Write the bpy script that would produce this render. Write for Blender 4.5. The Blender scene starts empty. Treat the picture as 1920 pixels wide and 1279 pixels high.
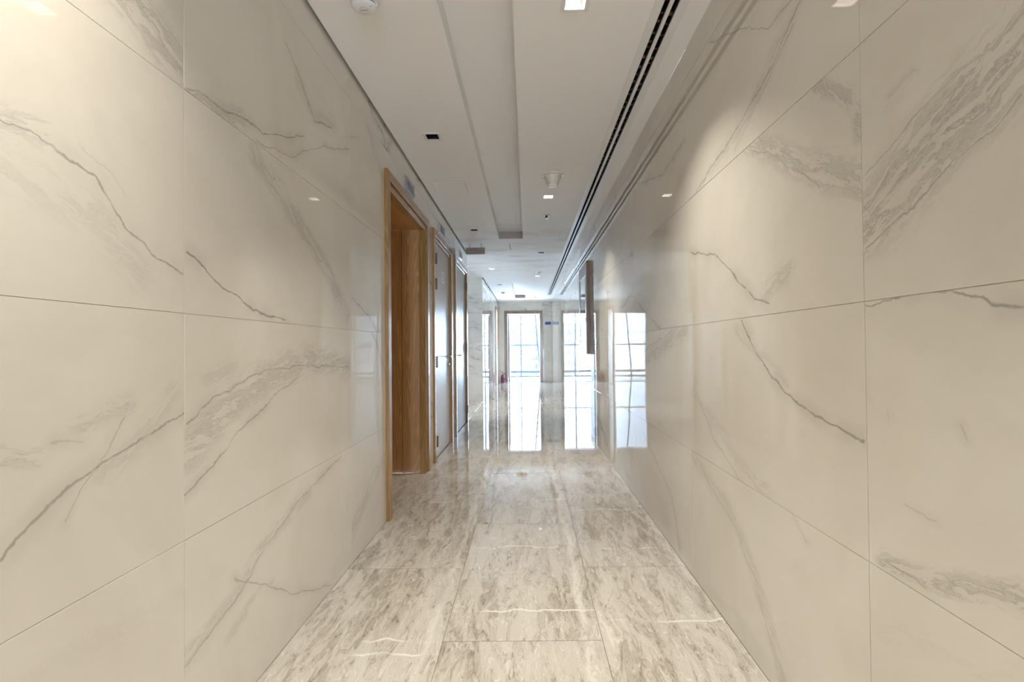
import bpy, bmesh, math, random
from mathutils import Matrix, Vector

random.seed(7)
SC = bpy.context.scene
COL = SC.collection

# ------------------------------------------------------------------ camera
CAM_H = 1.1017
cam_d = bpy.data.cameras.new('camera')
cam = bpy.data.objects.new('camera', cam_d)
COL.objects.link(cam)
cam_d.sensor_width = 36.0
cam_d.sensor_fit = 'HORIZONTAL'
cam_d.lens = 900.8926 * 36.0 / 1920.0
cam_d.shift_x = (960.0 - 986.68) / 1920.0
cam_d.shift_y = (640.4554 - 639.5) / 1920.0
cam_d.clip_start = 0.02
cam_d.clip_end = 1000
_yaw, _pitch, _roll = 0.0021, 0.0118, 0.0096
_R = Matrix.Rotation(_yaw, 3, 'Z') @ Matrix.Rotation(_pitch, 3, 'X') @ Matrix.Rotation(_roll, 3, 'Y')
_r, _f, _u = _R.col[0], _R.col[1], _R.col[2]
cam.matrix_world = Matrix(((_r.x, _u.x, -_f.x, 0), (_r.y, _u.y, -_f.y, 0), (_r.z, _u.z, -_f.z, CAM_H), (0, 0, 0, 1)))
SC.camera = cam

# ------------------------------------------------------------------ sky and exposure
world = bpy.data.worlds.new('hazy_sky')
SC.world = world
world.use_nodes = True
_bg = world.node_tree.nodes['Background']
_bg.inputs['Color'].default_value = (0.60, 0.78, 1.0, 1)
_bg.inputs['Strength'].default_value = 50.0
SC.view_settings.view_transform = 'Standard'
SC.view_settings.look = 'None'
SC.view_settings.gamma = 1.0
SC.view_settings.use_curve_mapping = False
SC.view_settings.exposure = 0.74
SC.cycles.max_bounces = 7
SC.cycles.diffuse_bounces = 4
SC.cycles.glossy_bounces = 5
SC.cycles.transparent_max_bounces = 12
SC.cycles.sample_clamp_indirect = 5.0
SC.cycles.caustics_reflective = True
SC.cycles.caustics_refractive = False
SC.cycles.blur_glossy = 0.3

LAMP_COLOUR = (1.0, 0.945, 0.82)
LAMP_WATT = 7.8
LAMP_SPREAD = 96.0

# ------------------------------------------------------------------ dimensions (metres)
XL, XR, HC = -0.909, 0.782, 2.542      # corridor walls and ceiling
YB, YF = -6.5, 15.184                  # back and far end
YE, YP = 7.36, 9.83                    # side passage opening in the left wall
XA = -4.2                              # end of the side passage


# ------------------------------------------------------------------ helpers
def link(o, parent=None):
    COL.objects.link(o)
    if parent is not None:
        o.parent = parent
    return o


def tag(o, label, cat=None, group=None, kind=None):
    if label:
        o['label'] = label
    if cat:
        o['category'] = cat
    if group:
        o['group'] = group
    if kind:
        o['kind'] = kind
    return o


def empty(name, loc=(0, 0, 0), rz=0.0, parent=None):
    o = bpy.data.objects.new(name, None)
    o.location = loc
    o.rotation_euler = (0, 0, rz)
    o.empty_display_size = 0.1
    return link(o, parent)


class MB:
    """collects shapes, then builds ONE mesh object"""
    def __init__(self):
        self.v, self.f, self.s = [], [], []

    def add(self, vs, fs, smooth=False):
        b = len(self.v)
        self.v += [tuple(p) for p in vs]
        self.f += [tuple(b + i for i in f) for f in fs]
        self.s += [smooth] * len(fs)
        return self

    def box(self, x0, x1, y0, y1, z0, z1, bev=0.0):
        if bev <= 0:
            vs = [(x, y, z) for z in (z0, z1) for y in (y0, y1) for x in (x0, x1)]
            return self.add(vs, [(0, 2, 3, 1), (4, 5, 7, 6), (0, 1, 5, 4), (2, 6, 7, 3), (0, 4, 6, 2), (1, 3, 7, 5)])
        bm = bmesh.new()
        bmesh.ops.create_cube(bm, size=1)
        for p in bm.verts:
            p.co = Vector(((x0 + x1) / 2 + p.co.x * (x1 - x0), (y0 + y1) / 2 + p.co.y * (y1 - y0), (z0 + z1) / 2 + p.co.z * (z1 - z0)))
        bmesh.ops.bevel(bm, geom=bm.edges[:], offset=bev, segments=1, affect='EDGES', profile=0.5)
        bm.verts.index_update()
        self.add([p.co[:] for p in bm.verts], [[q.index for q in f.verts] for f in bm.faces])
        bm.free()
        return self

    def lathe(self, prof, c=(0, 0, 0), axis='Z', n=28, cap=True):
        vs, fs = [], []
        for (r, h) in prof:
            for k in range(n):
                a = 2 * math.pi * k / n
                x, y = r * math.cos(a), r * math.sin(a)
                p = {'Z': (x, y, h), 'X': (h, x, y), 'Y': (y, h, x)}[axis]
                vs.append((p[0] + c[0], p[1] + c[1], p[2] + c[2]))
        for i in range(len(prof) - 1):
            for k in range(n):
                a, b = i * n + k, i * n + (k + 1) % n
                fs.append((a, b, b + n, a + n))
        self.add(vs, fs, True)
        if cap:
            self.add(vs[:n], [tuple(range(n))[::-1]])
            self.add(vs[-n:], [tuple(range(n))])
        return self

    def tube(self, pts, r, n=10):
        pts = [Vector(p) for p in pts]
        rs = r if isinstance(r, (list, tuple)) else [r] * len(pts)
        rings = []
        ref = Vector((0.31, 0.17, 0.93)).normalized()
        for i, p in enumerate(pts):
            d = (pts[min(i + 1, len(pts) - 1)] - pts[max(i - 1, 0)]).normalized()
            if abs(d.dot(ref)) > 0.97:
                ref = Vector((1, 0, 0))
            a = d.cross(ref).normalized()
            b = d.cross(a)
            rings.append([p + (a * math.cos(2 * math.pi * k / n) + b * math.sin(2 * math.pi * k / n)) * rs[i] for k in range(n)])
        vs = [q for g in rings for q in g]
        fs = [(i * n + k, i * n + (k + 1) % n, (i + 1) * n + (k + 1) % n, (i + 1) * n + k) for i in range(len(pts) - 1) for k in range(n)]
        self.add(vs, fs, True)
        self.add(rings[0], [tuple(range(n))[::-1]])
        self.add(rings[-1], [tuple(range(n))])
        return self

    def mesh(self, name, mat):
        m = bpy.data.meshes.new(name)
        m.from_pydata(self.v, [], self.f)
        m.polygons.foreach_set('use_smooth', self.s)
        if mat:
            m.materials.append(mat)
        m.validate()
        bm = bmesh.new()
        bm.from_mesh(m)
        bmesh.ops.recalc_face_normals(bm, faces=bm.faces)
        bm.to_mesh(m)
        bm.free()
        return m

    def build(self, name, mat, parent=None, loc=(0, 0, 0)):
        o = bpy.data.objects.new(name, self.mesh(name, mat))
        o.location = loc
        return link(o, parent)


# ------------------------------------------------------------------ node helpers
class NT:
    def __init__(self, name):
        self.m = bpy.data.materials.new(name)
        self.m.use_nodes = True
        self.t = self.m.node_tree
        self.b = self.t.nodes['Principled BSDF']

    def n(self, typ, **kw):
        o = self.t.nodes.new(typ)
        for k, v in kw.items():
            setattr(o, k, v)
        return o

    def put(self, sock, v):
        if isinstance(v, bpy.types.NodeSocket):
            self.t.links.new(v, sock)
        else:
            sock.default_value = v

    def math(self, op, a, b=None, c=None, clamp=False):
        o = self.n('ShaderNodeMath', operation=op, use_clamp=clamp)
        for i, v in enumerate((a, b, c)):
            if v is not None:
                self.put(o.inputs[i], v)
        return o.outputs[0]

    def vec(self, op, a, b=None, scale=None):
        o = self.n('ShaderNodeVectorMath', operation=op)
        self.put(o.inputs[0], a)
        if b is not None:
            self.put(o.inputs[1], b)
        if scale is not None:
            self.put(o.inputs['Scale'], scale)
        return o.outputs['Value'] if op in ('DOT_PRODUCT', 'DISTANCE', 'LENGTH') else o.outputs['Vector']

    def noise(self, vec, scale, detail=3.0, rough=0.55, distort=0.0, out='Fac'):
        o = self.n('ShaderNodeTexNoise')
        if vec is not None:
            self.put(o.inputs['Vector'], vec)
        o.inputs['Scale'].default_value = scale
        o.inputs['Detail'].default_value = detail
        o.inputs['Roughness'].default_value = rough
        o.inputs['Distortion'].default_value = distort
        return o.outputs[out]

    def smooth(self, x, lo, hi, to0=0.0, to1=1.0):
        o = self.n('ShaderNodeMapRange', interpolation_type='SMOOTHSTEP')
        self.put(o.inputs['Value'], x)
        for k, v in (('From Min', lo), ('From Max', hi), ('To Min', to0), ('To Max', to1)):
            self.put(o.inputs[k], v)
        return o.outputs[0]

    def mix(self, fac, a, b):
        o = self.n('ShaderNodeMix', data_type='RGBA')
        self.put(o.inputs['Factor'], fac)
        for s, v in ((o.inputs['A'] if False else o.inputs[6], a), (o.inputs[7], b)):
            self.put(s, v if isinstance(v, bpy.types.NodeSocket) else (*v, 1.0))
        return o.outputs[2]

    def set(self, **kw):
        for k, v in kw.items():
            k = k.replace('_', ' ')
            if k == 'Base Color' and not isinstance(v, bpy.types.NodeSocket):
                v = (*v, 1.0)
            self.put(self.b.inputs[k], v)
        return self

    def bump(self, height, dist, strength=1.0):
        o = self.n('ShaderNodeBump')
        o.inputs['Strength'].default_value = strength
        o.inputs['Distance'].default_value = dist
        self.put(o.inputs['Height'], height)
        self.put(self.b.inputs['Normal'], o.outputs['Normal'])
        return self


def plain(name, col, rough=0.5, metal=0.0, grain=0.04, gscale=40.0):
    t = NT(name)
    co = t.n('ShaderNodeTexCoord').outputs['Object']
    nz = t.noise(co, gscale, 4)
    c2 = tuple(min(1, c * (1 + grain)) for c in col)
    c1 = tuple(c * (1 - grain) for c in col)
    t.set(Base_Color=t.mix(nz, c1, c2), Roughness=rough, Metallic=metal)
    return t.m


def lamp_glow(name, col, power):
    t = NT(name)
    t.set(Base_Color=(0.9, 0.9, 0.9))
    t.b.inputs['Emission Color'].default_value = (*col, 1)
    t.b.inputs['Emission Strength'].default_value = power
    return t.m


def wood(name, dark, light, rough=0.35, axis='Z', grain=1.0, ior=1.5):
    """oak-like grain running along axis (object space)"""
    t = NT(name)
    co = t.n('ShaderNodeTexCoord').outputs['Object']
    mp = t.n('ShaderNodeMapping')
    t.put(mp.inputs['Vector'], co)
    s = {'Z': (1, 1, 0.055), 'Y': (1, 0.055, 1), 'X': (0.055, 1, 1)}[axis]
    mp.inputs['Scale'].default_value = s
    rnd = t.n('ShaderNodeObjectInfo').outputs['Random']
    off = t.n('ShaderNodeCombineXYZ')
    for i in range(3):
        t.put(off.inputs[i], t.math('MULTIPLY', rnd, 7.0 + i))
    p = t.vec('ADD', mp.outputs[0], off.outputs[0])
    big = t.noise(p, 9.0, 2, 0.5, 0.8)
    rings = t.math('FRACT', t.math('MULTIPLY', big, 15.0))
    line = t.smooth(t.math('ABSOLUTE', t.math('SUBTRACT', rings, 0.5)), 0.5, 0.18)
    fine = t.noise(p, 160.0, 3, 0.7)
    f = t.math('ADD', t.math('MULTIPLY', line, 0.55 * grain), t.math('MULTIPLY', t.math('SUBTRACT', fine, 0.5), 0.9 * grain), clamp=True)
    t.set(Base_Color=t.mix(f, light, dark), Roughness=rough)
    t.b.inputs['IOR'].default_value = ior
    t.bump(fine, 0.0002, 0.5)
    return t.m


CREAM_A, CREAM_B, VEIN = (0.74, 0.695, 0.625), (0.68, 0.63, 0.555), (0.24, 0.215, 0.185)


def polished(t, col, rough, pos, wav=0.0003, ior=1.62):
    t.set(Base_Color=col, Roughness=rough)
    t.b.inputs['IOR'].default_value = ior
    t.bump(t.noise(pos, 2.2, 1.0, 0.4), wav)
    return t.m


def marble_veined(name, veins):
    """cream porcelain with its own veins: each vein a warped line in the wall's plane (y, z)"""
    t = NT(name)
    pos = t.n('ShaderNodeNewGeometry').outputs['Position']
    sep = t.n('ShaderNodeSeparateXYZ')
    t.put(sep.inputs[0], pos)
    flat = t.n('ShaderNodeCombineXYZ')
    t.put(flat.inputs[1], sep.outputs[1])
    t.put(flat.inputs[2], sep.outputs[2])
    p0 = flat.outputs[0]
    w1 = t.vec('SCALE', t.vec('SUBTRACT', t.noise(p0, 7.0, 5, 0.62, 0, 'Color'), (0.5, 0.5, 0.5)), scale=0.06)
    p = t.vec('ADD', p0, t.vec('MULTIPLY', w1, (0, 1, 1)))
    cloud = t.noise(p0, 1.7, 4, 0.6, 0.5)
    brk = t.noise(p0, 16.0, 4, 0.65)
    brk2 = t.noise(p0, 5.0, 2)
    total = None
    for kind, w, st, pts in veins:
        d = None
        for a, b in zip(pts[:-1], pts[1:]):
            A, B = Vector((0, *a)), Vector((0, *b))
            ba = B - A
            pa = t.vec('SUBTRACT', p, A[:])
            h = t.math('MULTIPLY', t.vec('DOT_PRODUCT', pa, (ba / max(ba.length_squared, 1e-6))[:]), 1.0, clamp=True)
            q = t.vec('DISTANCE', pa, t.vec('SCALE', ba[:], scale=h))
            d = q if d is None else t.math('MINIMUM', d, q)
        if kind == 'l':
            core = t.math('MULTIPLY', t.smooth(d, t.math('MULTIPLY', t.smooth(brk2, 0.3, 0.7, 0.35, 1.0), w), 0.0), t.smooth(brk, 0.22, 0.50, 0.20, 1.0))
            halo = t.math('MULTIPLY', t.smooth(d, w * 6.0, 0.0), t.smooth(brk2, 0.38, 0.7, 0.03, 0.30))
            f = t.math('MULTIPLY', t.math('MAXIMUM', core, halo), st)
        else:
            dy, dz = pts[-1][0] - pts[0][0], pts[-1][1] - pts[0][1]
            mp = t.n('ShaderNodeMapping', vector_type='TEXTURE')
            t.put(mp.inputs['Vector'], p)
            mp.inputs['Rotation'].default_value = (math.atan2(dz, dy), 0, 0)
            mp.inputs['Scale'].default_value = (1, 3.2, 0.5)
            streak = t.noise(mp.outputs[0], 22.0, 5, 0.7, 0.5)
            ridge = t.smooth(t.math('ABSOLUTE', t.math('SUBTRACT', streak, 0.52)), 0.035, 0.0)
            body = t.math('ADD', t.smooth(streak, 0.38, 0.70, 0.08, 0.46), t.math('MULTIPLY', ridge, 0.42))
            f = t.math('MULTIPLY', t.math('MULTIPLY', t.smooth(d, w, w * 0.15), body), st)
        total = f if total is None else t.math('MAXIMUM', total, f)
    col = t.mix(t.smooth(cloud, 0.35, 0.7), CREAM_A, CREAM_B)
    if total is not None:
        col = t.mix(t.math('MULTIPLY', total, 0.9), col, VEIN)
    return polished(t, col, 0.012, p0, 0.00022)


def marble_generic(name, strength=1.0):
    t = NT(name)
    co = t.n('ShaderNodeTexCoord').outputs['Object']
    rnd = t.n('ShaderNodeObjectInfo').outputs['Random']
    off = t.n('ShaderNodeCombineXYZ')
    for i, k in enumerate((37.0, 53.0, 71.0)):
        t.put(off.inputs[i], t.math('MULTIPLY', rnd, k))
    p0 = t.vec('ADD', co, off.outputs[0])
    mp = t.n('ShaderNodeMapping')
    t.put(mp.inputs['Vector'], p0)
    mp.inputs['Rotation'].default_value = (0, 0, 0.75)
    mp.inputs['Scale'].default_value = (0.7, 2.0, 1)
    nz = t.noise(mp.outputs[0], 1.1, 5, 0.56, 0.4)
    line = t.smooth(t.math('ABSOLUTE', t.math('SUBTRACT', nz, 0.5)), 0.016, 0.0)
    halo = t.smooth(t.math('ABSOLUTE', t.math('SUBTRACT', nz, 0.5)), 0.09, 0.0, 0.0, 0.22)
    msk = t.smooth(t.noise(p0, 1.6, 2), 0.46, 0.66)
    f = t.math('MULTIPLY', t.math('MULTIPLY', t.math('MAXIMUM', t.math('MULTIPLY', line, 0.75), halo), msk), strength)
    cloud = t.noise(p0, 1.7, 4, 0.6, 0.5)
    col = t.mix(f, t.mix(t.smooth(cloud, 0.35, 0.7), CREAM_A, CREAM_B), VEIN)
    return polished(t, col, 0.012, p0, 0.00022)


def floor_marble(name):
    """grey-beige wavy marble, figure running along the slab's length (y)"""
    t = NT(name)
    co = t.n('ShaderNodeTexCoord').outputs['Object']
    rnd = t.n('ShaderNodeObjectInfo').outputs['Random']
    off = t.n('ShaderNodeCombineXYZ')
    for i, k in enumerate((41.0, 67.0, 29.0)):
        t.put(off.inputs[i], t.math('MULTIPLY', rnd, k))
    p0 = t.vec('ADD', co, off.outputs[0])
    st = t.vec('MULTIPLY', p0, (1.15, 0.26, 1.0))
    warp = t.vec('SCALE', t.vec('SUBTRACT', t.noise(st, 11.0, 3, 0.55, 0, 'Color'), (0.5, 0.5, 0.5)), scale=0.16)
    p = t.vec('ADD', st, warp)
    base = t.noise(p, 16.0, 5, 0.68, 0.6)
    big = t.noise(st, 3.4, 2, 0.5, 0.4)
    flow = t.noise(p, 7.0, 2.5, 0.5, 0.9)
    fine = t.noise(p, 70.0, 3, 0.7, 0.3)
    ra = t.math('ABSOLUTE', t.math('SUBTRACT', t.math('FRACT', t.math('MULTIPLY', flow, 19.0)), 0.5))
    rb = t.math('ABSOLUTE', t.math('SUBTRACT', t.math('FRACT', t.math('MULTIPLY', flow, 31.0)), 0.5))
    col = t.mix(t.smooth(base, 0.34, 0.60), (0.36, 0.31, 0.262), (0.52, 0.475, 0.42))
    col = t.mix(t.smooth(big, 0.40, 0.64, 0.0, 0.55), col, (0.60, 0.56, 0.51))
    dk = t.math('MULTIPLY', t.smooth(fine, 0.52, 0.66), t.smooth(base, 0.54, 0.42))
    col = t.mix(t.math('MULTIPLY', dk, 0.60), col, (0.17, 0.13, 0.09))
    col = t.mix(t.math('MULTIPLY', t.smooth(ra, 0.13, 0.0), t.smooth(base, 0.38, 0.58, 0.10, 0.55)), col, (0.75, 0.71, 0.65))
    col = t.mix(t.math('MULTIPLY', t.smooth(rb, 0.10, 0.0), t.smooth(base, 0.60, 0.42, 0.05, 0.50)), col, (0.20, 0.155, 0.11))
    sx = t.n('ShaderNodeSeparateXYZ')
    t.put(sx.inputs[0], co)
    wob = t.math('MULTIPLY', t.math('SUBTRACT', t.noise(t.vec('MULTIPLY', p0, (0.4, 1.0, 1.0)), 3.0, 4), 0.5), 0.14)
    edge = t.math('ABSOLUTE', t.math('SUBTRACT', t.math('ADD', sx.outputs[0], wob), 0.245))
    col = t.mix(t.math('MULTIPLY', t.smooth(edge, 0.026, 0.002), t.smooth(fine, 0.38, 0.58, 0.12, 0.60)), col, (0.74, 0.70, 0.64))
    wy = t.math('MULTIPLY', t.math('SUBTRACT', t.noise(t.vec('MULTIPLY', p0, (1.0, 0.2, 1.0)), 6.0, 5, 0.6), 0.5), 0.10)
    for mul, add in ((0.9, -0.45), (-0.7, 0.05)):
        yy = t.math('ADD', t.math('ADD', sx.outputs[1], wy), t.math('ADD', t.math('MULTIPLY', rnd, mul), add + 0.2))
        cross = t.math('MULTIPLY', t.smooth(t.math('ABSOLUTE', yy), 0.009, 0.001), t.smooth(t.noise(t.vec('ADD', p0, (3.0 * mul, 0, 0)), 3.2, 3), 0.47, 0.60))
        col = t.mix(t.math('MULTIPLY', cross, 0.75), col, (0.80, 0.78, 0.73))
    return polished(t, col, 0.025, co, 0.00018, 1.52)


def ceiling_paint(name):
    t = NT(name)
    pos = t.n('ShaderNodeNewGeometry').outputs['Position']
    sep = t.n('ShaderNodeSeparateXYZ')
    t.put(sep.inputs[0], pos)
    y = sep.outputs[1]
    zone = t.math('MULTIPLY', t.smooth(y, 5.2, 6.6), t.smooth(y, 10.0, 8.6))
    pt = t.vec('MULTIPLY', pos, (0.8, 1.6, 1.0))
    stain = t.math('MULTIPLY', t.smooth(t.noise(pt, 2.0, 3, 0.5, 0.8), 0.50, 0.56), zone)
    patch = t.math('MULTIPLY', t.smooth(t.noise(pt, 1.3, 2, 0.5), 0.53, 0.56), zone)
    fine = t.noise(pos, 3.0, 3)
    col = t.mix(fine, (0.89, 0.875, 0.855), (0.91, 0.895, 0.875))
    col = t.mix(t.math('MULTIPLY', stain, 0.30), col, (0.60, 0.52, 0.42))
    col = t.mix(t.math('MULTIPLY', patch, 0.6), col, (0.93, 0.93, 0.925))
    t.set(Base_Color=col, Roughness=0.55)
    t.bump(t.noise(t.vec('MULTIPLY', pos, (1.0, 2.2, 1.0)), 1.6, 2), 0.004, 0.5)
    return t.m


def pane_glass(name, tint=(0.96, 0.98, 1.0)):
    t = NT(name)
    out = t.t.nodes['Material Output']
    tr = t.n('ShaderNodeBsdfTransparent')
    tr.inputs['Color'].default_value = (*tint, 1)
    gl = t.n('ShaderNodeBsdfGlossy')
    gl.inputs['Roughness'].default_value = 0.01
    fr = t.n('ShaderNodeFresnel')
    fr.inputs['IOR'].default_value = 1.45
    mx = t.n('ShaderNodeMixShader')
    t.t.links.new(fr.outputs[0], mx.inputs[0])
    t.t.links.new(tr.outputs[0], mx.inputs[1])
    t.t.links.new(gl.outputs[0], mx.inputs[2])
    t.t.links.new(mx.outputs[0], out.inputs['Surface'])
    return t.m


M = dict(
    grout=plain('grout', (0.56, 0.51, 0.43), 0.8),
    floor_grout=plain('floor_grout', (0.26, 0.21, 0.16), 0.8),
    marble=marble_generic('cream_marble'),
    floor=floor_marble('wavy_floor_marble'),
    ceiling=ceiling_paint('ceiling_paint'),
    white_paint=plain('white_paint', (0.78, 0.77, 0.75), 0.5, 0, 0.02, 6),
    plastic=plain('white_plastic', (0.80, 0.79, 0.77), 0.35, 0, 0.02),
    plastic_warm=plain('cream_plastic', (0.72, 0.64, 0.53), 0.4, 0, 0.02),
    black=plain('black_baffle', (0.012, 0.012, 0.014), 0.5, 0, 0.1),
    steel=plain('brushed_steel', (0.55, 0.55, 0.56), 0.28, 1.0, 0.08, 90),
    chrome=plain('chrome', (0.75, 0.75, 0.76), 0.08, 1.0, 0.02),
    reflector=plain('lamp_reflector', (0.80, 0.79, 0.77), 0.22, 1.0, 0.03),
    bronze=plain('hinge_bronze', (0.20, 0.13, 0.085), 0.4, 0.7, 0.1),
    oak=wood('orange_oak', (0.30, 0.145, 0.048), (0.56, 0.30, 0.115), 0.36),
    oak_top=wood('orange_oak_soffit', (0.30, 0.145, 0.048), (0.56, 0.30, 0.115), 0.36, 'Y'),
    oak_edge=wood('honey_oak', (0.25, 0.125, 0.036), (0.40, 0.225, 0.08), 0.18),
    oak_head=wood('honey_oak_head', (0.25, 0.125, 0.036), (0.40, 0.225, 0.08), 0.18, 'Y'),
    oak_grey=wood('walnut_casing', (0.17, 0.105, 0.07), (0.30, 0.20, 0.14), 0.16),
    oak_grey_head=wood('walnut_casing_head', (0.17, 0.105, 0.07), (0.30, 0.20, 0.14), 0.16, 'X'),
    leaf=wood('pale_door_veneer', (0.43, 0.38, 0.325), (0.54, 0.485, 0.42), 0.38, 'Z', 0.6, 1.42),
    gap=plain('shadow_gap', (0.02, 0.015, 0.012), 0.9),
    sign_wood=wood('sign_walnut', (0.20, 0.15, 0.115), (0.34, 0.27, 0.21), 0.45, 'X'),
    plate=plain('sign_plate_grey', (0.36, 0.38, 0.40), 0.25, 0.4, 0.03),
    plate_ink=plain('sign_ink', (0.13, 0.14, 0.15), 0.5),
    blue=plain('sign_blue', (0.03, 0.13, 0.30), 0.4),
    blue_ink=plain('sign_blue_lettering', (0.012, 0.045, 0.14), 0.4),
    paper=plain('paper', (0.80, 0.79, 0.78), 0.7, 0, 0.02),
    ink=plain('printed_grey', (0.36, 0.36, 0.38), 0.7),
    red_ink=plain('printed_red', (0.62, 0.20, 0.22), 0.6),
    red=plain('extinguisher_red', (0.40, 0.012, 0.03), 0.25),
    navy=plain('extinguisher_label', (0.012, 0.03, 0.10), 0.4),
    rubber=plain('black_rubber', (0.02, 0.02, 0.02), 0.6),
    alu=plain('grey_blue_mullion', (0.10, 0.112, 0.13), 0.4, 0.0),
    glass=pane_glass('window_glass'),
    mirror_glass=plain('dark_gloss_screen', (0.30, 0.33, 0.36), 0.03, 0.85, 0.02),
    silver=plain('satin_silver_frame', (0.62, 0.61, 0.63), 0.35, 0.0, 0.03),
    tower_a=plain('tower_glass', (0.0105, 0.0105, 0.0105), 0.6, 0, 0.1, 0.3),
    tower_b=plain('tower_concrete', (0.013, 0.013, 0.013), 0.8, 0, 0.1, 0.3),
    glow=lamp_glow('lit_lamp', (1.0, 0.93, 0.82), 3.0),
    end_shade=plain('trough_end_shade', (0.40, 0.345, 0.29), 0.7),  # shade of the trough ends, put into the colour
    logo=plain('logo_grey', (0.40, 0.38, 0.36), 0.5),
)


# veins of the large tiles seen close up: (column, row): (kind, width, strength, [(y, z), ...])
VEINS_LEFT = {
    (0, 3): [('b', 0.09, 0.9, [(1.056, 1.918), (1.138, 1.903), (1.272, 1.838)]), ('l', 0.006, 0.5, [(1.122, 1.930), (1.243, 1.912), (1.276, 1.898)])],
    (0, 2): [('l', 0.009, 0.75, [(0.825, 1.513), (0.879, 1.505), (0.940, 1.479), (1.004, 1.465), (1.078, 1.388), (1.179, 1.329), (1.275, 1.296)]), ('b', 0.05, 0.5, [(0.834, 1.508), (0.889, 1.514)]), ('b', 0.07, 0.3, [(0.826, 1.425), (1.023, 1.386), (1.122, 1.287)]), ('l', 0.004, 0.3, [(0.974, 1.514), (1.036, 1.494), (1.085, 1.457)])],
    (0, 1): [('l', 0.009, 0.75, [(0.828, 0.740), (0.910, 0.814), (1.024, 0.862), (1.122, 0.888), (1.274, 0.939)]), ('b', 0.05, 0.45, [(1.037, 0.847), (1.138, 0.897), (1.223, 0.990)]), ('l', 0.005, 0.5, [(0.942, 0.767), (1.005, 0.850), (1.085, 0.961)]), ('b', 0.04, 0.5, [(0.975, 0.955), (1.092, 0.988)]), ('b', 0.035, 0.5, [(0.827, 0.921), (0.890, 0.909)]), ('l', 0.005, 0.4, [(0.920, 0.932), (0.975, 0.919)])],
    (0, 0): [('b', 0.05, 0.12, [(0.872, 0.506), (1.241, 0.468)])],
    (1, 3): [('l', 0.009, 0.8, [(1.812, 2.269), (1.918, 2.207), (2.062, 2.092), (2.244, 2.141)]), ('b', 0.06, 0.55, [(1.918, 2.185), (2.063, 2.115), (2.263, 2.162)]), ('b', 0.05, 0.8, [(1.286, 1.810), (1.391, 1.812), (1.522, 1.840)]), ('l', 0.007, 0.8, [(1.286, 1.810), (1.494, 1.839), (1.679, 1.863), (1.962, 1.976)]), ('l', 0.006, 0.6, [(1.612, 1.811), (1.829, 1.844), (2.171, 2.022), (2.475, 2.133)])],
    (1, 2): [('l', 0.01, 0.95, [(1.277, 1.368), (1.333, 1.342), (1.390, 1.306), (1.465, 1.283), (1.641, 1.222), (1.804, 1.207)]), ('b', 0.07, 0.75, [(1.612, 1.760), (1.750, 1.698), (1.913, 1.603), (2.110, 1.512), (2.419, 1.275)]), ('l', 0.008, 0.5, [(1.913, 1.646), (2.138, 1.541), (2.350, 1.348)])],
    (1, 1): [('b', 0.1, 0.75, [(1.270, 0.830), (1.438, 0.929), (1.745, 1.025), (2.105, 1.061), (2.466, 1.004)]), ('l', 0.008, 0.7, [(1.274, 0.900), (1.389, 0.970), (1.674, 1.031), (1.908, 1.039), (2.451, 1.010)]), ('l', 0.007, 0.7, [(1.274, 0.717), (1.463, 0.820), (1.745, 0.948), (1.908, 0.994)]), ('b', 0.04, 0.4, [(1.355, 1.019), (1.491, 1.046)])],
    (1, 0): [('b', 0.05, 0.55, [(1.269, 0.286), (1.488, 0.340), (1.670, 0.447), (1.997, 0.505)]), ('l', 0.008, 0.65, [(1.269, 0.272), (1.488, 0.323), (1.670, 0.429), (1.904, 0.502), (2.340, 0.582)]), ('l', 0.006, 0.6, [(1.488, 0.397), (1.669, 0.292), (1.879, 0.154), (2.207, 0.021)]), ('b', 0.03, 0.45, [(1.461, 0.226), (1.604, 0.297), (1.704, 0.284)])],
    (2, 3): [('l', 0.008, 0.6, [(2.526, 2.497), (2.859, 2.391), (3.091, 2.148)]), ('b', 0.05, 0.5, [(2.762, 2.378), (3.012, 2.189)])],
    (2, 2): [('l', 0.008, 0.7, [(2.494, 1.363), (2.744, 1.297), (3.025, 1.148)])],
    (2, 1): [('l', 0.008, 0.6, [(2.743, 1.236), (2.886, 1.146), (3.066, 0.944)])],
    (2, 0): [('b', 0.08, 0.6, [(2.476, 0.155), (2.726, 0.299), (3.032, 0.409)])],
}
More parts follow.
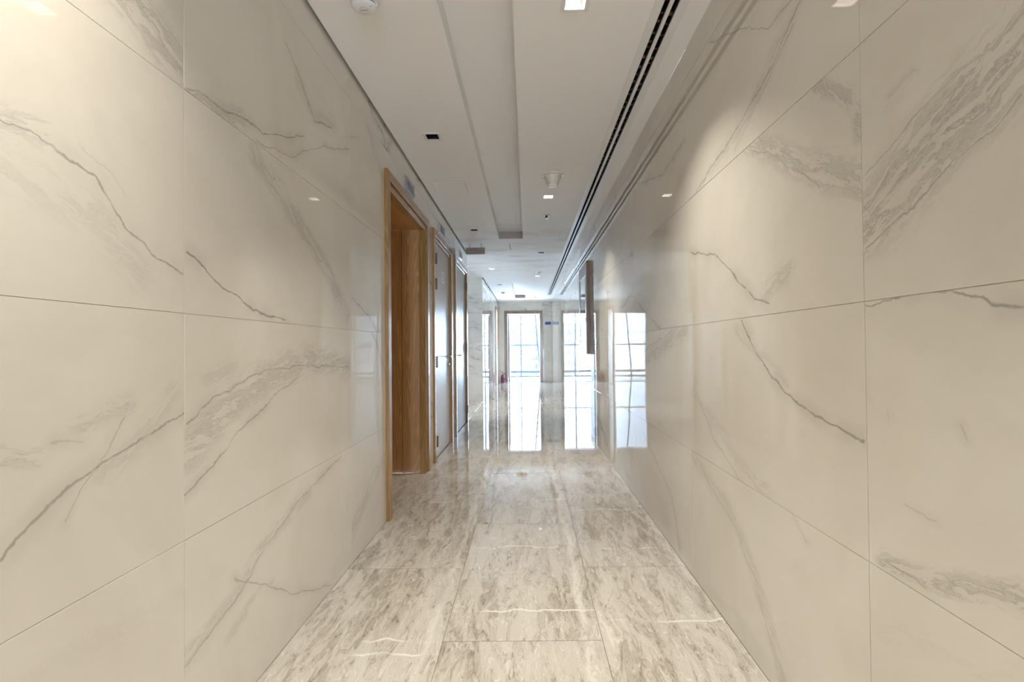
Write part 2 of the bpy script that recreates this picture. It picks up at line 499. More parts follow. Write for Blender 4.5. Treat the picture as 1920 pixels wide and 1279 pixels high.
VEINS_RIGHT = {
    (0, 3): [('b', 0.05, 0.3, [(0.976, 1.782), (0.806, 1.735)])],
    (0, 2): [('b', 0.13, 0.95, [(1.107, 1.378), (0.956, 1.457), (0.861, 1.517), (0.748, 1.571)]), ('l', 0.007, 0.7, [(1.108, 1.317), (0.932, 1.396), (0.873, 1.435), (0.750, 1.496)]), ('l', 0.006, 0.5, [(1.104, 1.489), (0.928, 1.561), (0.747, 1.621)]), ('b', 0.035, 0.5, [(1.023, 1.626), (0.966, 1.634)])],
    (0, 1): [('l', 0.008, 0.8, [(1.111, 1.197), (1.018, 1.197), (0.937, 1.201), (0.879, 1.193), (0.809, 1.171), (0.757, 1.156)]), ('l', 0.004, 0.4, [(1.050, 0.958), (1.043, 0.940)]), ('l', 0.004, 0.4, [(0.872, 0.955), (0.865, 0.933)]), ('l', 0.004, 0.35, [(1.007, 0.759), (0.929, 0.757)]), ('b', 0.035, 0.9, [(1.063, 0.627), (0.950, 0.640), (0.849, 0.667), (0.767, 0.694)]), ('l', 0.006, 0.7, [(1.055, 0.628), (0.957, 0.621)])],
    (0, 0): [('b', 0.05, 0.15, [(1.083, 0.464), (0.786, 0.552)])],
    (1, 3): [('l', 0.008, 0.75, [(1.351, 2.078), (1.502, 1.984), (1.687, 1.924), (1.924, 1.868), (2.201, 1.807)]), ('l', 0.006, 0.6, [(1.380, 2.036), (1.536, 1.953), (1.777, 1.829)]), ('b', 0.05, 0.5, [(1.437, 2.043), (1.688, 1.905), (2.039, 1.823)]), ('l', 0.007, 0.6, [(2.018, 2.382), (1.698, 2.231), (1.531, 2.114), (1.391, 2.107)])],
    (1, 2): [('b', 0.04, 0.8, [(1.284, 1.797), (1.197, 1.730), (1.118, 1.650), (1.123, 1.596)]), ('b', 0.07, 0.8, [(1.690, 1.831), (1.510, 1.710), (1.267, 1.561), (1.122, 1.476)]), ('l', 0.006, 0.6, [(1.691, 1.803), (1.479, 1.672), (1.268, 1.526)]), ('l', 0.01, 0.8, [(2.283, 1.549), (1.993, 1.473), (1.839, 1.382), (1.649, 1.257), (1.558, 1.238)]), ('b', 0.05, 0.6, [(1.593, 1.264), (1.506, 1.297), (1.429, 1.326)])],
    (1, 1): [('l', 0.009, 0.85, [(1.754, 1.184), (1.565, 1.009), (1.384, 0.927), (1.240, 0.890), (1.120, 0.873)]), ('b', 0.04, 0.4, [(1.800, 1.156), (1.636, 1.078), (1.411, 0.955)]), ('l', 0.008, 0.5, [(2.271, 0.921), (2.022, 0.694), (1.774, 0.596)]), ('b', 0.05, 0.4, [(2.273, 0.870), (1.729, 0.657), (1.544, 0.602)])],
    (1, 0): [('b', 0.06, 0.5, [(2.286, 0.566), (1.871, 0.456), (1.699, 0.328), (1.558, 0.153), (1.496, 0.061)]), ('l', 0.006, 0.5, [(2.150, 0.526), (1.803, 0.400), (1.661, 0.272), (1.543, 0.077)]), ('l', 0.005, 0.4, [(1.479, 0.622), (1.368, 0.552)])],
    (2, 3): [('l', 0.008, 0.6, [(3.355, 2.238), (2.759, 2.081), (2.337, 2.113)])],
    (2, 2): [('l', 0.009, 0.7, [(3.482, 1.446), (3.104, 1.305), (2.747, 1.174)])],
    (2, 1): [('b', 0.07, 0.8, [(3.424, 0.946), (2.862, 1.082), (2.376, 1.176)]), ('l', 0.007, 0.6, [(3.471, 1.021), (2.594, 1.184)])],
    (2, 0): [('l', 0.009, 0.6, [(3.288, 0.516), (2.634, 0.282), (2.506, 0.046)])],
}

# ------------------------------------------------------------------ tiled surfaces
def subtract(r, holes):
    """rectangle minus rectangles -> list of rectangles"""
    out = [r]
    for (a0, a1, b0, b1) in holes:
        nxt = []
        for (u0, u1, v0, v1) in out:
            x0, x1, y0, y1 = max(u0, a0), min(u1, a1), max(v0, b0), min(v1, b1)
            if x0 >= x1 - 1e-6 or y0 >= y1 - 1e-6:
                nxt.append((u0, u1, v0, v1))
                continue
            if u0 < x0 - 1e-6:
                nxt.append((u0, x0, v0, v1))
            if x1 < u1 - 1e-6:
                nxt.append((x1, u1, v0, v1))
            if v0 < y0 - 1e-6:
                nxt.append((x0, x1, v0, y0))
            if y1 < v1 - 1e-6:
                nxt.append((x0, x1, y1, v1))
        out = nxt
    return out


_tile_cache = {}


def tile_mesh(rects, mat, name, thick=0.008):
    key = (tuple(tuple(round(c, 4) for c in r) for r in rects), mat.name)
    if key in _tile_cache:
        return _tile_cache[key]
    mb = MB()
    e = 0.0003
    single = len(rects) == 1
    for (u0, u1, v0, v1) in rects:
        if single:
            vs = [(u0, v0, -thick), (u1, v0, -thick), (u1, v1, -thick), (u0, v1, -thick),
                  (u0, v0, -e), (u1, v0, -e), (u1, v1, -e), (u0, v1, -e),
                  (u0 + e, v0 + e, 0), (u1 - e, v0 + e, 0), (u1 - e, v1 - e, 0), (u0 + e, v1 - e, 0)]
            fs = [(3, 2, 1, 0), (8, 9, 10, 11)]
            for k in range(4):
                j = (k + 1) % 4
                fs += [(k, j, j + 4, k + 4), (k + 4, j + 4, j + 8, k + 8)]
            mb.add(vs, fs)
        else:
            mb.box(u0, u1, v0, v1, -thick, 0)
    m = mb.mesh(name, mat)
    _tile_cache[key] = m
    return m


def tiled(name, label, origin, u, v, n, us, vs, holes, matf, piece='tile', gap=0.0015, tilt=0.0009, grout=None, back=0.12, cat='wall', stag=None, over=0.0):
    """structure: a backing with recessed joints, and one object per tile"""
    u, v, n = Vector(u), Vector(v), Vector(n)
    base = Matrix.Translation(Vector(origin)) @ Matrix(((u.x, v.x, n.x, 0), (u.y, v.y, n.y, 0), (u.z, v.z, n.z, 0), (0, 0, 0, 1)))
    mb = MB()
    for (a, b, c, d) in subtract((us[0] - over, us[-1] + over, vs[0] - (over if stag else 0), vs[-1] + (over if stag else 0)), holes):
        mb.box(a, b, c, d, -back, -0.0022)
    root = mb.build(name, grout or M['grout'])
    root.matrix_world = base
    tag(root, label, cat, kind='structure')
    inv = base.inverted()
    for i, (a, b) in enumerate(zip(us[:-1], us[1:])):
        rows = vs if stag is None else stag(i)
        for j, (c, d) in enumerate(zip(rows[:-1], rows[1:])):
            g = gap / 2
            parts = subtract((a + g, b - g, c + g, d - g), holes)
            parts = [r for r in parts if r[1] - r[0] > 0.006 and r[3] - r[2] > 0.006]
            if not parts:
                continue
            cu, cv = (a + b) / 2, (c + d) / 2
            loc = [(r[0] - cu, r[1] - cu, r[2] - cv, r[3] - cv) for r in parts]
            o = bpy.data.objects.new(piece, tile_mesh(loc, matf(i, j), piece))
            o.parent = root
            COL.objects.link(o)
            o.location = (cu, cv, 0)
            k = tilt / max(b - a, d - c)
            o.rotation_euler = (random.uniform(-1, 1) * tilt, random.uniform(-1, 1) * tilt, 0)
    return root


def steps(a, b, start, pitch):
    """joint positions from a to b, with joints at start + k * pitch"""
    k = math.ceil((a - start) / pitch - 1e-6)
    r = [a]
    while start + k * pitch < b - 1e-6:
        if start + k * pitch > a + 0.01:
            r.append(start + k * pitch)
        k += 1
    r.append(b)
    return r


ROWS = [0, 0.6, 1.2, 1.8, 2.4, HC + 0.02]
ROWS_L = [0, 0.6, 1.2, 1.8, 2.4, HC + 0.06]

# doorways in the left wall: (y0, y1, top)
D1, D2, D3, D4 = (3.07, 4.36, 2.262), (4.60, 5.72, 2.262), (5.985, 7.16, 2.268), (13.75, 14.75, 2.28)


def hole(d, m=0.03):
    return (d[0] + m, d[1] - m, -0.01, d[2] - m)


vm_l = {k: marble_veined('left_marble_%d%d' % k, v) for k, v in VEINS_LEFT.items()}
vm_r = {k: marble_veined('right_marble_%d%d' % k, v) for k, v in VEINS_RIGHT.items()}

us_l = steps(YB, YE - 0.012, 1.271, 1.2)
c0 = us_l.index(min(us_l, key=lambda q: abs(q - 0.071)))
tiled('wall_left', 'cream marble tiled wall with three oak framed doorways', (XL, 0, 0), (0, 1, 0), (0, 0, 1), (1, 0, 0),
      us_l, ROWS_L, [hole(D1), hole(D2), hole(D3)], lambda i, j: vm_l.get((i - c0, j), M['marble']))
us_f = steps(YP + 0.012, YF, 9.83, 1.2)
tiled('wall_left_far', 'cream marble tiled wall beyond the side passage, ending at the glazed end', (XL, 0, 0), (0, 1, 0), (0, 0, 1), (1, 0, 0),
      us_f, ROWS_L, [hole(D4)], lambda i, j: M['marble'])
# right wall: u runs towards the camera (u = -y)
us_r = [-q for q in reversed(steps(YB, YF, 1.114, 1.2))]
c1 = min(range(len(us_r)), key=lambda q: abs(us_r[q] + 1.114))
tiled('wall_right', 'long unbroken cream marble tiled wall facing the doors', (XR, 0, 0), (0, -1, 0), (0, 0, 1), (-1, 0, 0),
      us_r, ROWS, [], lambda i, j: vm_r.get((c1 - i, j), M['marble']))
FD = (-0.66, 0.445, -0.01, 2.20)                       # doorway in the far wall
tiled('wall_far', 'marble tiled end wall around the glazed doorway', (0, YF, 0), (1, 0, 0), (0, 0, 1), (0, -1, 0),
      [XL - 0.12, -0.70, 0.48, XR + 0.12], ROWS, [FD], lambda i, j: M['marble'])
tiled('wall_back', 'marble tiled wall around the added fill window behind the viewer', (0, YB, 0), (-1, 0, 0), (0, 0, 1), (0, 1, 0),
      [-XR - 0.12, -0.22, 0.38, -XL + 0.12], ROWS, [(-0.72, -0.22, 0.10, 2.40)], lambda i, j: M['marble'])
tiled('wall_passage_north', 'marble tiled pier face on the far side of the side passage', (0, YP, 0), (1, 0, 0), (0, 0, 1), (0, -1, 0),
      [XA, -3.31, -2.11, XL - 0.001], ROWS, [], lambda i, j: M['marble'])
tiled('wall_passage_south', 'marble tiled near side of the side passage', (0, YE, 0), (-1, 0, 0), (0, 0, 1), (0, 1, 0),
      [-XL + 0.001, 2.11, 3.31, -XA], ROWS, [], lambda i, j: M['marble'])
tiled('wall_passage_end', 'marble tiled end of the side passage', (XA, 0, 0), (0, 1, 0), (0, 0, 1), (1, 0, 0),
      [YE - 0.12, 8.6, YP + 0.12], ROWS, [(7.55, 8.35, 1.45, 2.15)], lambda i, j: M['marble'])

# floor: three columns of 0.6 x 1.2 slabs in running bond
mid, side = steps(YB, YF + 0.07, 1.815, 1.2), steps(YB, YF + 0.07, 2.415, 1.2)
tiled('floor', 'polished grey-beige marble slab floor of the corridor', (0, 0, 0), (1, 0, 0), (0, 1, 0), (0, 0, 1),
      [XL, -0.328, 0.272, XR], [YB, YF + 0.07], [], lambda i, j: M['floor'], 'slab', 0.0024, 0.0005, M['floor_grout'], 0.1, 'floor',
      lambda i: mid if i == 1 else side, 0.11)
tiled('floor_passage', 'polished marble slabs of the side passage', (0, 0, 0), (1, 0, 0), (0, 1, 0), (0, 0, 1),
      [XA, -3.309, -2.709, -2.109, -1.509, XL], [YE, YP], [], lambda i, j: M['floor'], 'slab', 0.0024, 0.0005, M['floor_grout'], 0.1, 'floor',
      lambda i: [YE, 8.56, YP] if i % 2 else [YE, 7.96, 9.16, YP], 0.05)

# ------------------------------------------------------------------ ceiling with its recesses
LIT = [(0.214, 1.988), (0.214, 4.576), (0.222, 9.68), (0.241, 12.54), (-0.634, 8.741), (-0.606, 13.87), (-0.634, 0.65),
       (0.214, -0.60), (-0.634, -1.95), (0.214, -3.2), (-0.634, -4.6), (-1.75, 8.60), (-3.2, 8.60)]  # this row: unseen downlights added to brighten corridor and side passage
DARK = [(-0.631, 3.253), (-0.636, 5.855), (0.228, 7.305), (-0.619, 11.024)]
SQ = 0.043
TROUGH = (-0.361, -0.048, -2.6, 6.40)
TROUGH2 = (-0.340, -0.040, 10.73, 14.06)
SLOTS = [(0.586, 0.611), (0.627, 0.652)]
SLOT_Y = (YB + 0.3, 13.2)
rec = [(*TROUGH, 0.10), (*TROUGH2, 0.09), (XL, XL + 0.014, YB, YE, 0.05), (XL, XL + 0.014, YP, YF, 0.05)]
rec += [(a, b, *SLOT_Y, 0.07) for a, b in SLOTS]
rec += [(x - SQ, x + SQ, y - SQ, y + SQ, 0.09) for x, y in LIT + DARK]
zones = [(XL, XR, YB, YF), (XA, XL, YE, YP)]
xs = sorted({round(c, 4) for r in rec for c in r[:2]} | {round(c, 4) for z in zones for c in z[:2]})
ys = sorted({round(c, 4) for r in rec for c in r[2:4]} | {round(c, 4) for z in zones for c in z[2:]})


def depth_at(x, y):
    if not any(z[0] < x < z[1] and z[2] < y < z[3] for z in zones):
        return None
    for r in rec:
        if r[0] < x < r[1] and r[2] < y < r[3]:
            return r[4]
    return 0.0


D = [[depth_at((a + b) / 2, (c + d) / 2) for c, d in zip(ys[:-1], ys[1:])] for a, b in zip(xs[:-1], xs[1:])]
bm = bmesh.new()
_vc = {}


def _v(x, y, z):
    k = (round(x, 5), round(y, 5), round(z, 5))
    if k not in _vc:
        _vc[k] = bm.verts.new(k)
    return _vc[k]


for i in range(len(xs) - 1):
    for j in range(len(ys) - 1):
        d = D[i][j]
        if d is None:
            continue
        z = HC + d
        bm.faces.new([_v(xs[i], ys[j], z), _v(xs[i], ys[j + 1], z), _v(xs[i + 1], ys[j + 1], z), _v(xs[i + 1], ys[j], z)])
        if i + 2 < len(xs) and D[i + 1][j] is not None and D[i + 1][j] != d:
            z2 = HC + D[i + 1][j]
            bm.faces.new([_v(xs[i + 1], ys[j], z), _v(xs[i + 1], ys[j + 1], z), _v(xs[i + 1], ys[j + 1], z2), _v(xs[i + 1], ys[j], z2)])
        if j + 2 < len(ys) and D[i][j + 1] is not None and D[i][j + 1] != d:
            z2 = HC + D[i][j + 1]
            bm.faces.new([_v(xs[i], ys[j + 1], z), _v(xs[i + 1], ys[j + 1], z), _v(xs[i + 1], ys[j + 1], z2), _v(xs[i], ys[j + 1], z2)])
cm = bpy.data.meshes.new('ceiling')
bm.to_mesh(cm)
bm.free()
cm.materials.append(M['ceiling'])
ceil = link(bpy.data.objects.new('ceiling', cm))
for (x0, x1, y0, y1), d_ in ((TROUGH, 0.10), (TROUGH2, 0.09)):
    MB().box(x0 + 0.001, x1 - 0.001, y1 - 0.008, y1 - 0.0005, HC + 0.012, HC + d_ - 0.001).build('trough_end_shade', M['end_shade'], ceil)  # thin brown-grey sheets that paint the shade on the trough end faces
tag(ceil, 'white painted ceiling with two long recessed troughs', 'ceiling', kind='structure')
slab = MB().box(XL - 0.3, XR + 0.3, YB - 0.2, YF + 0.2, HC + 0.24, HC + 0.34).box(XA - 0.2, XL - 0.3, YE - 0.2, YP + 0.2, HC + 0.24, HC + 0.34).build('ceiling_slab', M['white_paint'])
tag(slab, 'concrete slab above the suspended ceiling', 'ceiling', kind='structure')

# ------------------------------------------------------------------ doors in the left wall
CW, PROUD = 0.062, 0.024          # architrave width, projection from the tiles


def door_frame(root, d, head_mat, side_mat):
    y0, y1, top = d
    xo, xi = XL + PROUD, XL - 0.012
    MB().box(xi, xo, y0, y0 + CW, 0, top, 0.0015).build('casing', side_mat, root)
    MB().box(xi, xo, y1 - CW, y1, 0, top, 0.0015).build('casing', side_mat, root)
    MB().box(xi, xo, y0 + CW, y1 - CW, top - CW, top, 0.0015).build('casing_head', head_mat, root)
    g = MB()
    a, b, t = y0 + CW, y1 - CW, top - CW
    g.box(XL - 0.05, XL + 0.004, a, a + 0.006, 0, t)
    g.box(XL - 0.05, XL + 0.004, b - 0.006, b, 0, t)
    g.box(XL - 0.05, XL + 0.004, a, b, t - 0.006, t)
    g.build('shadow_groove', M['gap'], root)
    return a + 0.006, b - 0.006, t - 0.006


def hinge(root, x, y, z, h=0.11):
    m = MB()
    m.box(x - 0.006, x + 0.012, y - 0.010, y + 0.010, z - h / 2, z + h / 2, 0.001)
    for k in range(5):
        a = z - h / 2 + k * h / 5
        m.lathe([(0.010, a + 0.001), (0.010, a + h / 5 - 0.001)], (x + 0.020, y, 0), 'Z', 12)
    return m.build('hinge', M['bronze'], root)


def lever(root, x, y, z, sgn):
    """round rose with a lever pointing along sgn * y"""
    m = MB().lathe([(0.026, x), (0.026, x + 0.008), (0.010, x + 0.010)], (0, y, z), 'X', 24)
    h = m.build('handle', M['steel'], root)
    b = MB().tube([(x + 0.006, y, z), (x + 0.045, y, z), (x + 0.052, y + sgn * 0.008, z), (x + 0.052, y + sgn * 0.12, z)], [0.009, 0.009, 0.009, 0.008], 12)
    b.build('lever', M['steel'], h)
    e = MB().lathe([(0.024, x), (0.024, x + 0.007), (0.012, x + 0.009), (0.012, x + 0.018)], (0, y, z - 0.092), 'X', 24)
    e.build('lock_cylinder', M['steel'], root)


# door 1: deep oak-lined doorway
r1 = empty('door_1')
tag(r1, 'deep doorway lined in orange oak, nearest of the three in the marble wall', 'doorway', kind='structure')
a, b, t = door_frame(r1, D1, M['oak_head'], M['oak_edge'])
IW = 0.045
XD = XL - 0.42
for (p, q) in ((a, a + IW), (b - IW, b)):
    MB().box(XL - 0.045, XL + 0.010, p, q, 0, t, 0.0015).build('inner_frame', M['oak_edge'], r1)
MB().box(XL - 0.045, XL + 0.010, a + IW, b - IW, t - IW, t, 0.0015).build('inner_frame_head', M['oak_head'], r1)
for (p, q) in ((a, a + IW - 0.004), (b - IW + 0.004, b)):
    MB().box(XL - 0.198, XL - 0.046, p, q, 0.004, t).build('lining_panel', M['oak'], r1)
    MB().box(XD, XL - 0.202, p, q, 0.004, t).build('lining_panel', M['oak'], r1)
    MB().box(XL - 0.202, XL - 0.198, p, q - 0.003 if p == a else q, 0, t).build('lining_groove', M['gap'], r1)
MB().box(XD, XL - 0.046, a + IW - 0.004, b - IW + 0.004, t - IW + 0.004, t + 0.01).build('soffit_panel', M['oak_top'], r1)
lf = MB().box(XD, XD + 0.045, a + IW - 0.004, b - IW + 0.004, 0.006, t - IW, 0.002).build('door_leaf', M['oak'], r1)
lever(r1, XD + 0.045, a + 0.16, 1.0, 1)
MB().box(XD - 0.1, XL + 0.0, D1[0] + 0.02, D1[1] - 0.02, -0.02, -0.0005).build('threshold', M['floor'], r1)

# doors 2 and 3: pale leaves, flush in their frames
for name, d, lab, hy, hs, zs in (('door_2', D2, 'pale veneered door with a white notice, between the oak doorway and the next door', 0, 1, (1.98, 1.73, 0.965, 0.19)),
                                 ('door_3', D3, 'pale veneered door with red lettering next to the side passage', 1, -1, (2.0, 1.10, 0.20))):
    r = empty(name)
    tag(r, lab, 'door', kind='structure')
    a, b, t = door_frame(r, d, M['oak_head'], M['oak_edge'])
    for (p, q) in ((a, a + 0.03), (b - 0.03, b)):
        MB().box(XL - 0.10, XL + 0.010, p, q, 0, t, 0.0015).build('inner_frame', M['oak_edge'], r)
    MB().box(XL - 0.10, XL + 0.010, a + 0.03, b - 0.03, t - 0.03, t, 0.0015).build('inner_frame_head', M['oak_head'], r)
    p, q, tt = a + 0.034, b - 0.034, t - 0.034
    MB().box(XL - 0.11, XL - 0.06, a, b, 0, t).build('door_stop', M['gap'], r)
    MB().box(XL - 0.05, XL - 0.004, p, q, 0.010, tt, 0.0015).build('door_leaf', M['leaf'], r)
    hyy = (q + 0.002) if hy else (p - 0.002)
    for z in zs:
        hinge(r, XL + 0.004, hyy, z)
    lever(r, XL - 0.004, (p + 0.085) if hy else (q - 0.085), 1.005, 1 if hy else -1)

# door 4: far door in the left wall beyond the passage
r4 = empty('door_4')
tag(r4, 'narrow-looking far door with honey oak frame beside the fire extinguisher', 'door', kind='structure')
a, b, t = door_frame(r4, D4, M['oak_head'], M['oak_edge'])
MB().box(XL - 0.11, XL - 0.06, a, b, 0, t).build('door_stop', M['gap'], r4)
MB().box(XL - 0.05, XL + 0.004, a + 0.003, b - 0.003, 0.010, t - 0.003, 0.0015).build('door_leaf', M['leaf'], r4)
lever(r4, XL + 0.004, b - 0.09, 1.02, -1)

# ------------------------------------------------------------------ glazed end: doorway, room and curtain wall
r5 = empty('door_5', (0, YF, 0))
tag(r5, 'walnut-framed open doorway in the end wall leading to daylight', 'doorway', kind='structure')
fx0, fx1, ft = -0.715, 0.490, 2.255
MB().box(fx0, fx0 + 0.092, -0.022, 0.012, 0, ft, 0.0015).build('casing', M['oak_grey'], r5)
MB().box(fx1 - 0.086, fx1, -0.022, 0.012, 0, ft, 0.0015).build('casing', M['oak_grey'], r5)
MB().box(fx0 + 0.092, fx1 - 0.086, -0.022, 0.012, ft - 0.092, ft, 0.0015).build('casing_head', M['oak_grey_head'], r5)
ix0, ix1, it = fx0 + 0.092, fx1 - 0.086, ft - 0.092
for (p, q) in ((ix0 - 0.03, ix0 + 0.008), (ix1 - 0.008, ix1 + 0.03)):
    MB().box(p, q, 0.012, 0.16, 0, it, 0.0015).build('jamb', M['white_paint'], r5)
MB().box(ix0, ix1, 0.012, 0.16, it - 0.008, it + 0.03, 0.0015).build('jamb_head', M['white_paint'], r5)
lf = MB().box(ix0 + 0.012, ix0 + 0.056, 0.165, 1.10, 0.01, it - 0.02, 0.0015).build('door_leaf', M['alu'], r5)
hd = MB().lathe([(0.026, 0), (0.026, 0.008), (0.012, 0.010), (0.012, 0.018)], (ix0 + 0.056, 1.0, 1.0), 'X', 20).build('handle', M['steel'], r5)
MB().tube([(ix0 + 0.06, 1.0, 1.0), (ix0 + 0.105, 1.0, 1.0), (ix0 + 0.112, 0.992, 1.0), (ix0 + 0.112, 0.88, 1.0)], 0.009, 12).build('lever', M['steel'], hd)

RX0, RX1, RY0, RY1, RH = -2.6, 2.4, YF + 0.12, 18.0, 2.75
tag(MB().box(RX0, RX1, YF + 0.07, RY1 + 0.1, -0.08, 0.0).build('floor_end_room', plain('end_room_floor', (0.66, 0.67, 0.68), 0.12, 0, 0.04, 3)),
    'pale glossy floor of the bright end room', 'floor', kind='structure')
tag(MB().box(RX0, RX1, RY0, RY1 + 0.1, RH, RH + 0.08).build('ceiling_end_room', M['white_paint']), 'white ceiling of the bright end room', 'ceiling', kind='structure')
tag(MB().box(RX0 - 0.1, RX0, RY0, RY1 + 0.1, 0, RH).build('wall_end_room_left', M['white_paint']), 'white side wall of the end room by the open leaf', 'wall', kind='structure')
tag(MB().box(RX1, RX1 + 0.1, RY0, RY1 + 0.1, 0, RH).build('wall_end_room_right', M['white_paint']), 'white side wall of the end room opposite the open leaf', 'wall', kind='structure')
mb = MB()
for (p, q, c, d) in subtract((RX0, RX1, 0, RH), [(FD[0], FD[1], -1, FD[3])]):
    mb.box(p, q, YF + 0.12, YF + 0.16, c, d)
tag(mb.build('wall_end_room_near', M['white_paint']), 'white inner face of the end room around the doorway', 'wall', kind='structure')
w = empty('window_1', (0, RY1, 0))
tag(w, 'floor-to-ceiling curtain wall with grey mullions and a slanting brace', 'window', kind='structure')
mx = [RX0, -1.73, -0.232, 1.27, RX1]
for x in mx:
    MB().box(x - 0.026, x + 0.026, -0.06, 0.06, 0, RH, 0.002).build('mullion', M['alu'], w)
mz = [0.0, 0.187, 1.175, RH]
for z, hh in ((0.02, 0.02), (0.187, 0.045), (1.175, 0.026), (RH - 0.03, 0.03)):
    for x0, x1 in zip(mx[:-1], mx[1:]):
        MB().box(x0 + 0.026, x1 - 0.026, -0.05, 0.05, z - hh, z + hh, 0.002).build('transom', M['alu'], w)
for x0, x1 in zip(mx[:-1], mx[1:]):
    for z0, z1 in zip(mz[:-1], mz[1:]):
        MB().box(x0 + 0.02, x1 - 0.02, -0.004, 0.004, z0 + 0.02, z1 - 0.02).build('pane', M['glass'], w)
MB().tube([(0.266, -0.16, RH), (0.50, -0.16, 0.0)], 0.035, 4).build('brace', M['alu'], w)
w2 = empty('fill_window_back', (0, YB - 0.06, 0))  # unseen window, added to let fill daylight into the corridor
tag(w2, 'narrow two-pane window added behind the viewer for fill daylight', 'window', kind='structure')
bx = [0.24, 0.70]
for x in bx:
    MB().box(x - 0.02, x + 0.02, -0.05, 0.05, 0.10, 2.40, 0.002).build('mullion', M['alu'], w2)
for z in (0.12, 1.175, 2.38):
    MB().box(0.26, 0.68, -0.045, 0.045, z - 0.02, z + 0.02, 0.002).build('transom', M['alu'], w2)
for z0, z1 in ((0.14, 1.155), (1.195, 2.36)):
    MB().box(0.255, 0.685, -0.004, 0.004, z0 - 0.006, z1 + 0.006).build('pane', M['glass'], w2)
w3 = empty('fill_window_side', (XA - 0.06, 7.95, 0))  # window added out of view to brighten the far half of the corridor
tag(w3, 'two-pane window added at the end of the side passage for fill daylight', 'window', kind='structure')
for y in (-0.38, 0.0, 0.38):
    MB().box(-0.05, 0.05, y - 0.02, y + 0.02, 1.45, 2.15, 0.002).build('mullion', M['alu'], w3)
for z in (1.47, 2.13):
    for y0, y1 in ((-0.36, -0.02), (0.02, 0.36)):
        MB().box(-0.045, 0.045, y0, y1, z - 0.02, z + 0.02, 0.002).build('transom', M['alu'], w3)
for y0, y1 in ((-0.362, -0.018), (0.018, 0.362)):
    MB().box(-0.004, 0.004, y0, y1, 1.488, 2.112).build('pane', M['glass'], w3)


def portal(loc, rx, sx, sy, rz=0.0):
    pl = bpy.data.lights.new('sky_portal', 'AREA')
    pl.shape = 'RECTANGLE'
    pl.size, pl.size_y = sx, sy
    pl.cycles.is_portal = True
    po = link(bpy.data.objects.new('sky_portal', pl))
    po.location = loc
    po.rotation_euler = (rx, 0, rz)


portal(((RX0 + RX1) / 2, RY1 - 0.2, RH / 2), -math.pi / 2, RX1 - RX0, RH)
portal((0.47, YB - 0.001, 1.25), math.pi / 2, 0.5, 2.3)
portal((XA - 0.001, 7.95, 1.8), math.pi / 2, 0.8, 0.7, -math.pi / 2)


def tower(name, label, x, y, w, d, z0, z1, mat, n, cols):
    root = empty(name, (x, y, z0))
    tag(root, label, 'building', 'hazy towers outside the end window')
    MB().box(-w / 2, w / 2, 0, d, 0, z1 - z0).build('tower_body', M['tower_b'], root)
    h = (z1 - z0) / n
    me = MB().box(-w / 2 + 0.3, w / 2 - 0.3, -0.35, 0.1, 0, h * 0.55).mesh('window_band', mat)
    for k in range(n):
        o = link(bpy.data.objects.new('window_band', me), root)
        o.location = (0, 0, k * h + h * 0.25)
    for k in range(cols):
        xx = -w / 2 + (k + 0.5) * w / cols
        MB().box(xx - 0.35, xx + 0.35, -0.7, 0.1, 0, z1 - z0).build('pilaster', M['tower_b'], root)


tower('tower_building', 'hazy wide tower seen through the left panes of the end window', -6.5, 150, 15, 18, -60, 8.6, M['tower_a'], 22, 4)
tower('tower_building', 'hazy stepped tower behind the right panes of the end window', 4.2, 185, 16, 18, -60, 9.4, M['tower_a'], 22, 5)
tower('tower_building', 'hazy low block between the two towers', -0.8, 240, 26, 16, -60, 11.5, M['tower_a'], 18, 6)

# ------------------------------------------------------------------ ceiling fittings
LIT_NAMES = ['lit square downlight at the top edge of the picture, by the air slot',
             'lit square downlight just beyond the cone-shaped detector',
             'lit square downlight in the right half of the far ceiling, before the second trough',
             'lit square downlight beside the second trough',
             'lit square downlight near the hanging sign, over the side passage',
             'lit square downlight farthest down the corridor, near the far door',
             'lit square downlight overhead by the left wall, outside the picture',
             'added unseen lit square downlight just behind the viewer',
             'added unseen lit square downlight behind the viewer by the doors wall',
             'added unseen lit square downlight far behind the viewer by the air slot',
             'added unseen lit square downlight at the back end of the corridor',
             'added unseen lit square downlight inside the side passage',
             'added unseen lit square downlight deep in the side passage']
DARK_NAMES = ['unlit black square downlight before the oak doorway',
              'unlit black square downlight above the second door, left of the long trough',
              'unlit black square downlight past the end of the long trough, by the air slot',
              'unlit black square downlight left of the second trough']


def downlight(x, y, label, lit, watt=None):
    r = empty('downlight', (x, y, HC))
    tag(r, label, 'downlight', 'square recessed downlights')
    f = MB()
    o, i = 0.060, 0.041
    f.box(-o, o, -o, -i, -0.004, 0.001).box(-o, o, i, o, -0.004, 0.001).box(-o, -i, -i, i, -0.004, 0.001).box(i, o, -i, i, -0.004, 0.001)
    f.build('trim', M['plastic'], r)
    h = MB()
    s = 0.0425
    h.box(-s, s, -s, -s + 0.002, 0, 0.085).box(-s, s, s - 0.002, s, 0, 0.085).box(-s, -s + 0.002, -s, s, 0, 0.085).box(s - 0.002, s, -s, s, 0, 0.085)
    h.box(-s, s, -s, s, 0.083, 0.087)
    h.build('housing', M['reflector'] if lit else M['black'], r)
    MB().lathe([(0.002, 0.058), (0.026, 0.060), (0.028, 0.070), (0.028, 0.082)], (0, 0, 0), 'Z', 20).build('lamp', M['glow'] if lit else M['black'], r)
    if lit:
        L = bpy.data.lights.new('lamp_light', 'AREA')
        L.shape = 'SQUARE'
        L.size = 0.07
        L.energy = watt or LAMP_WATT
        L.color = LAMP_COLOUR
        L.spread = math.radians(LAMP_SPREAD)
        lo = link(bpy.data.objects.new('lamp_light', L), r)
        lo.location = (0, 0, 0.018)
    return r


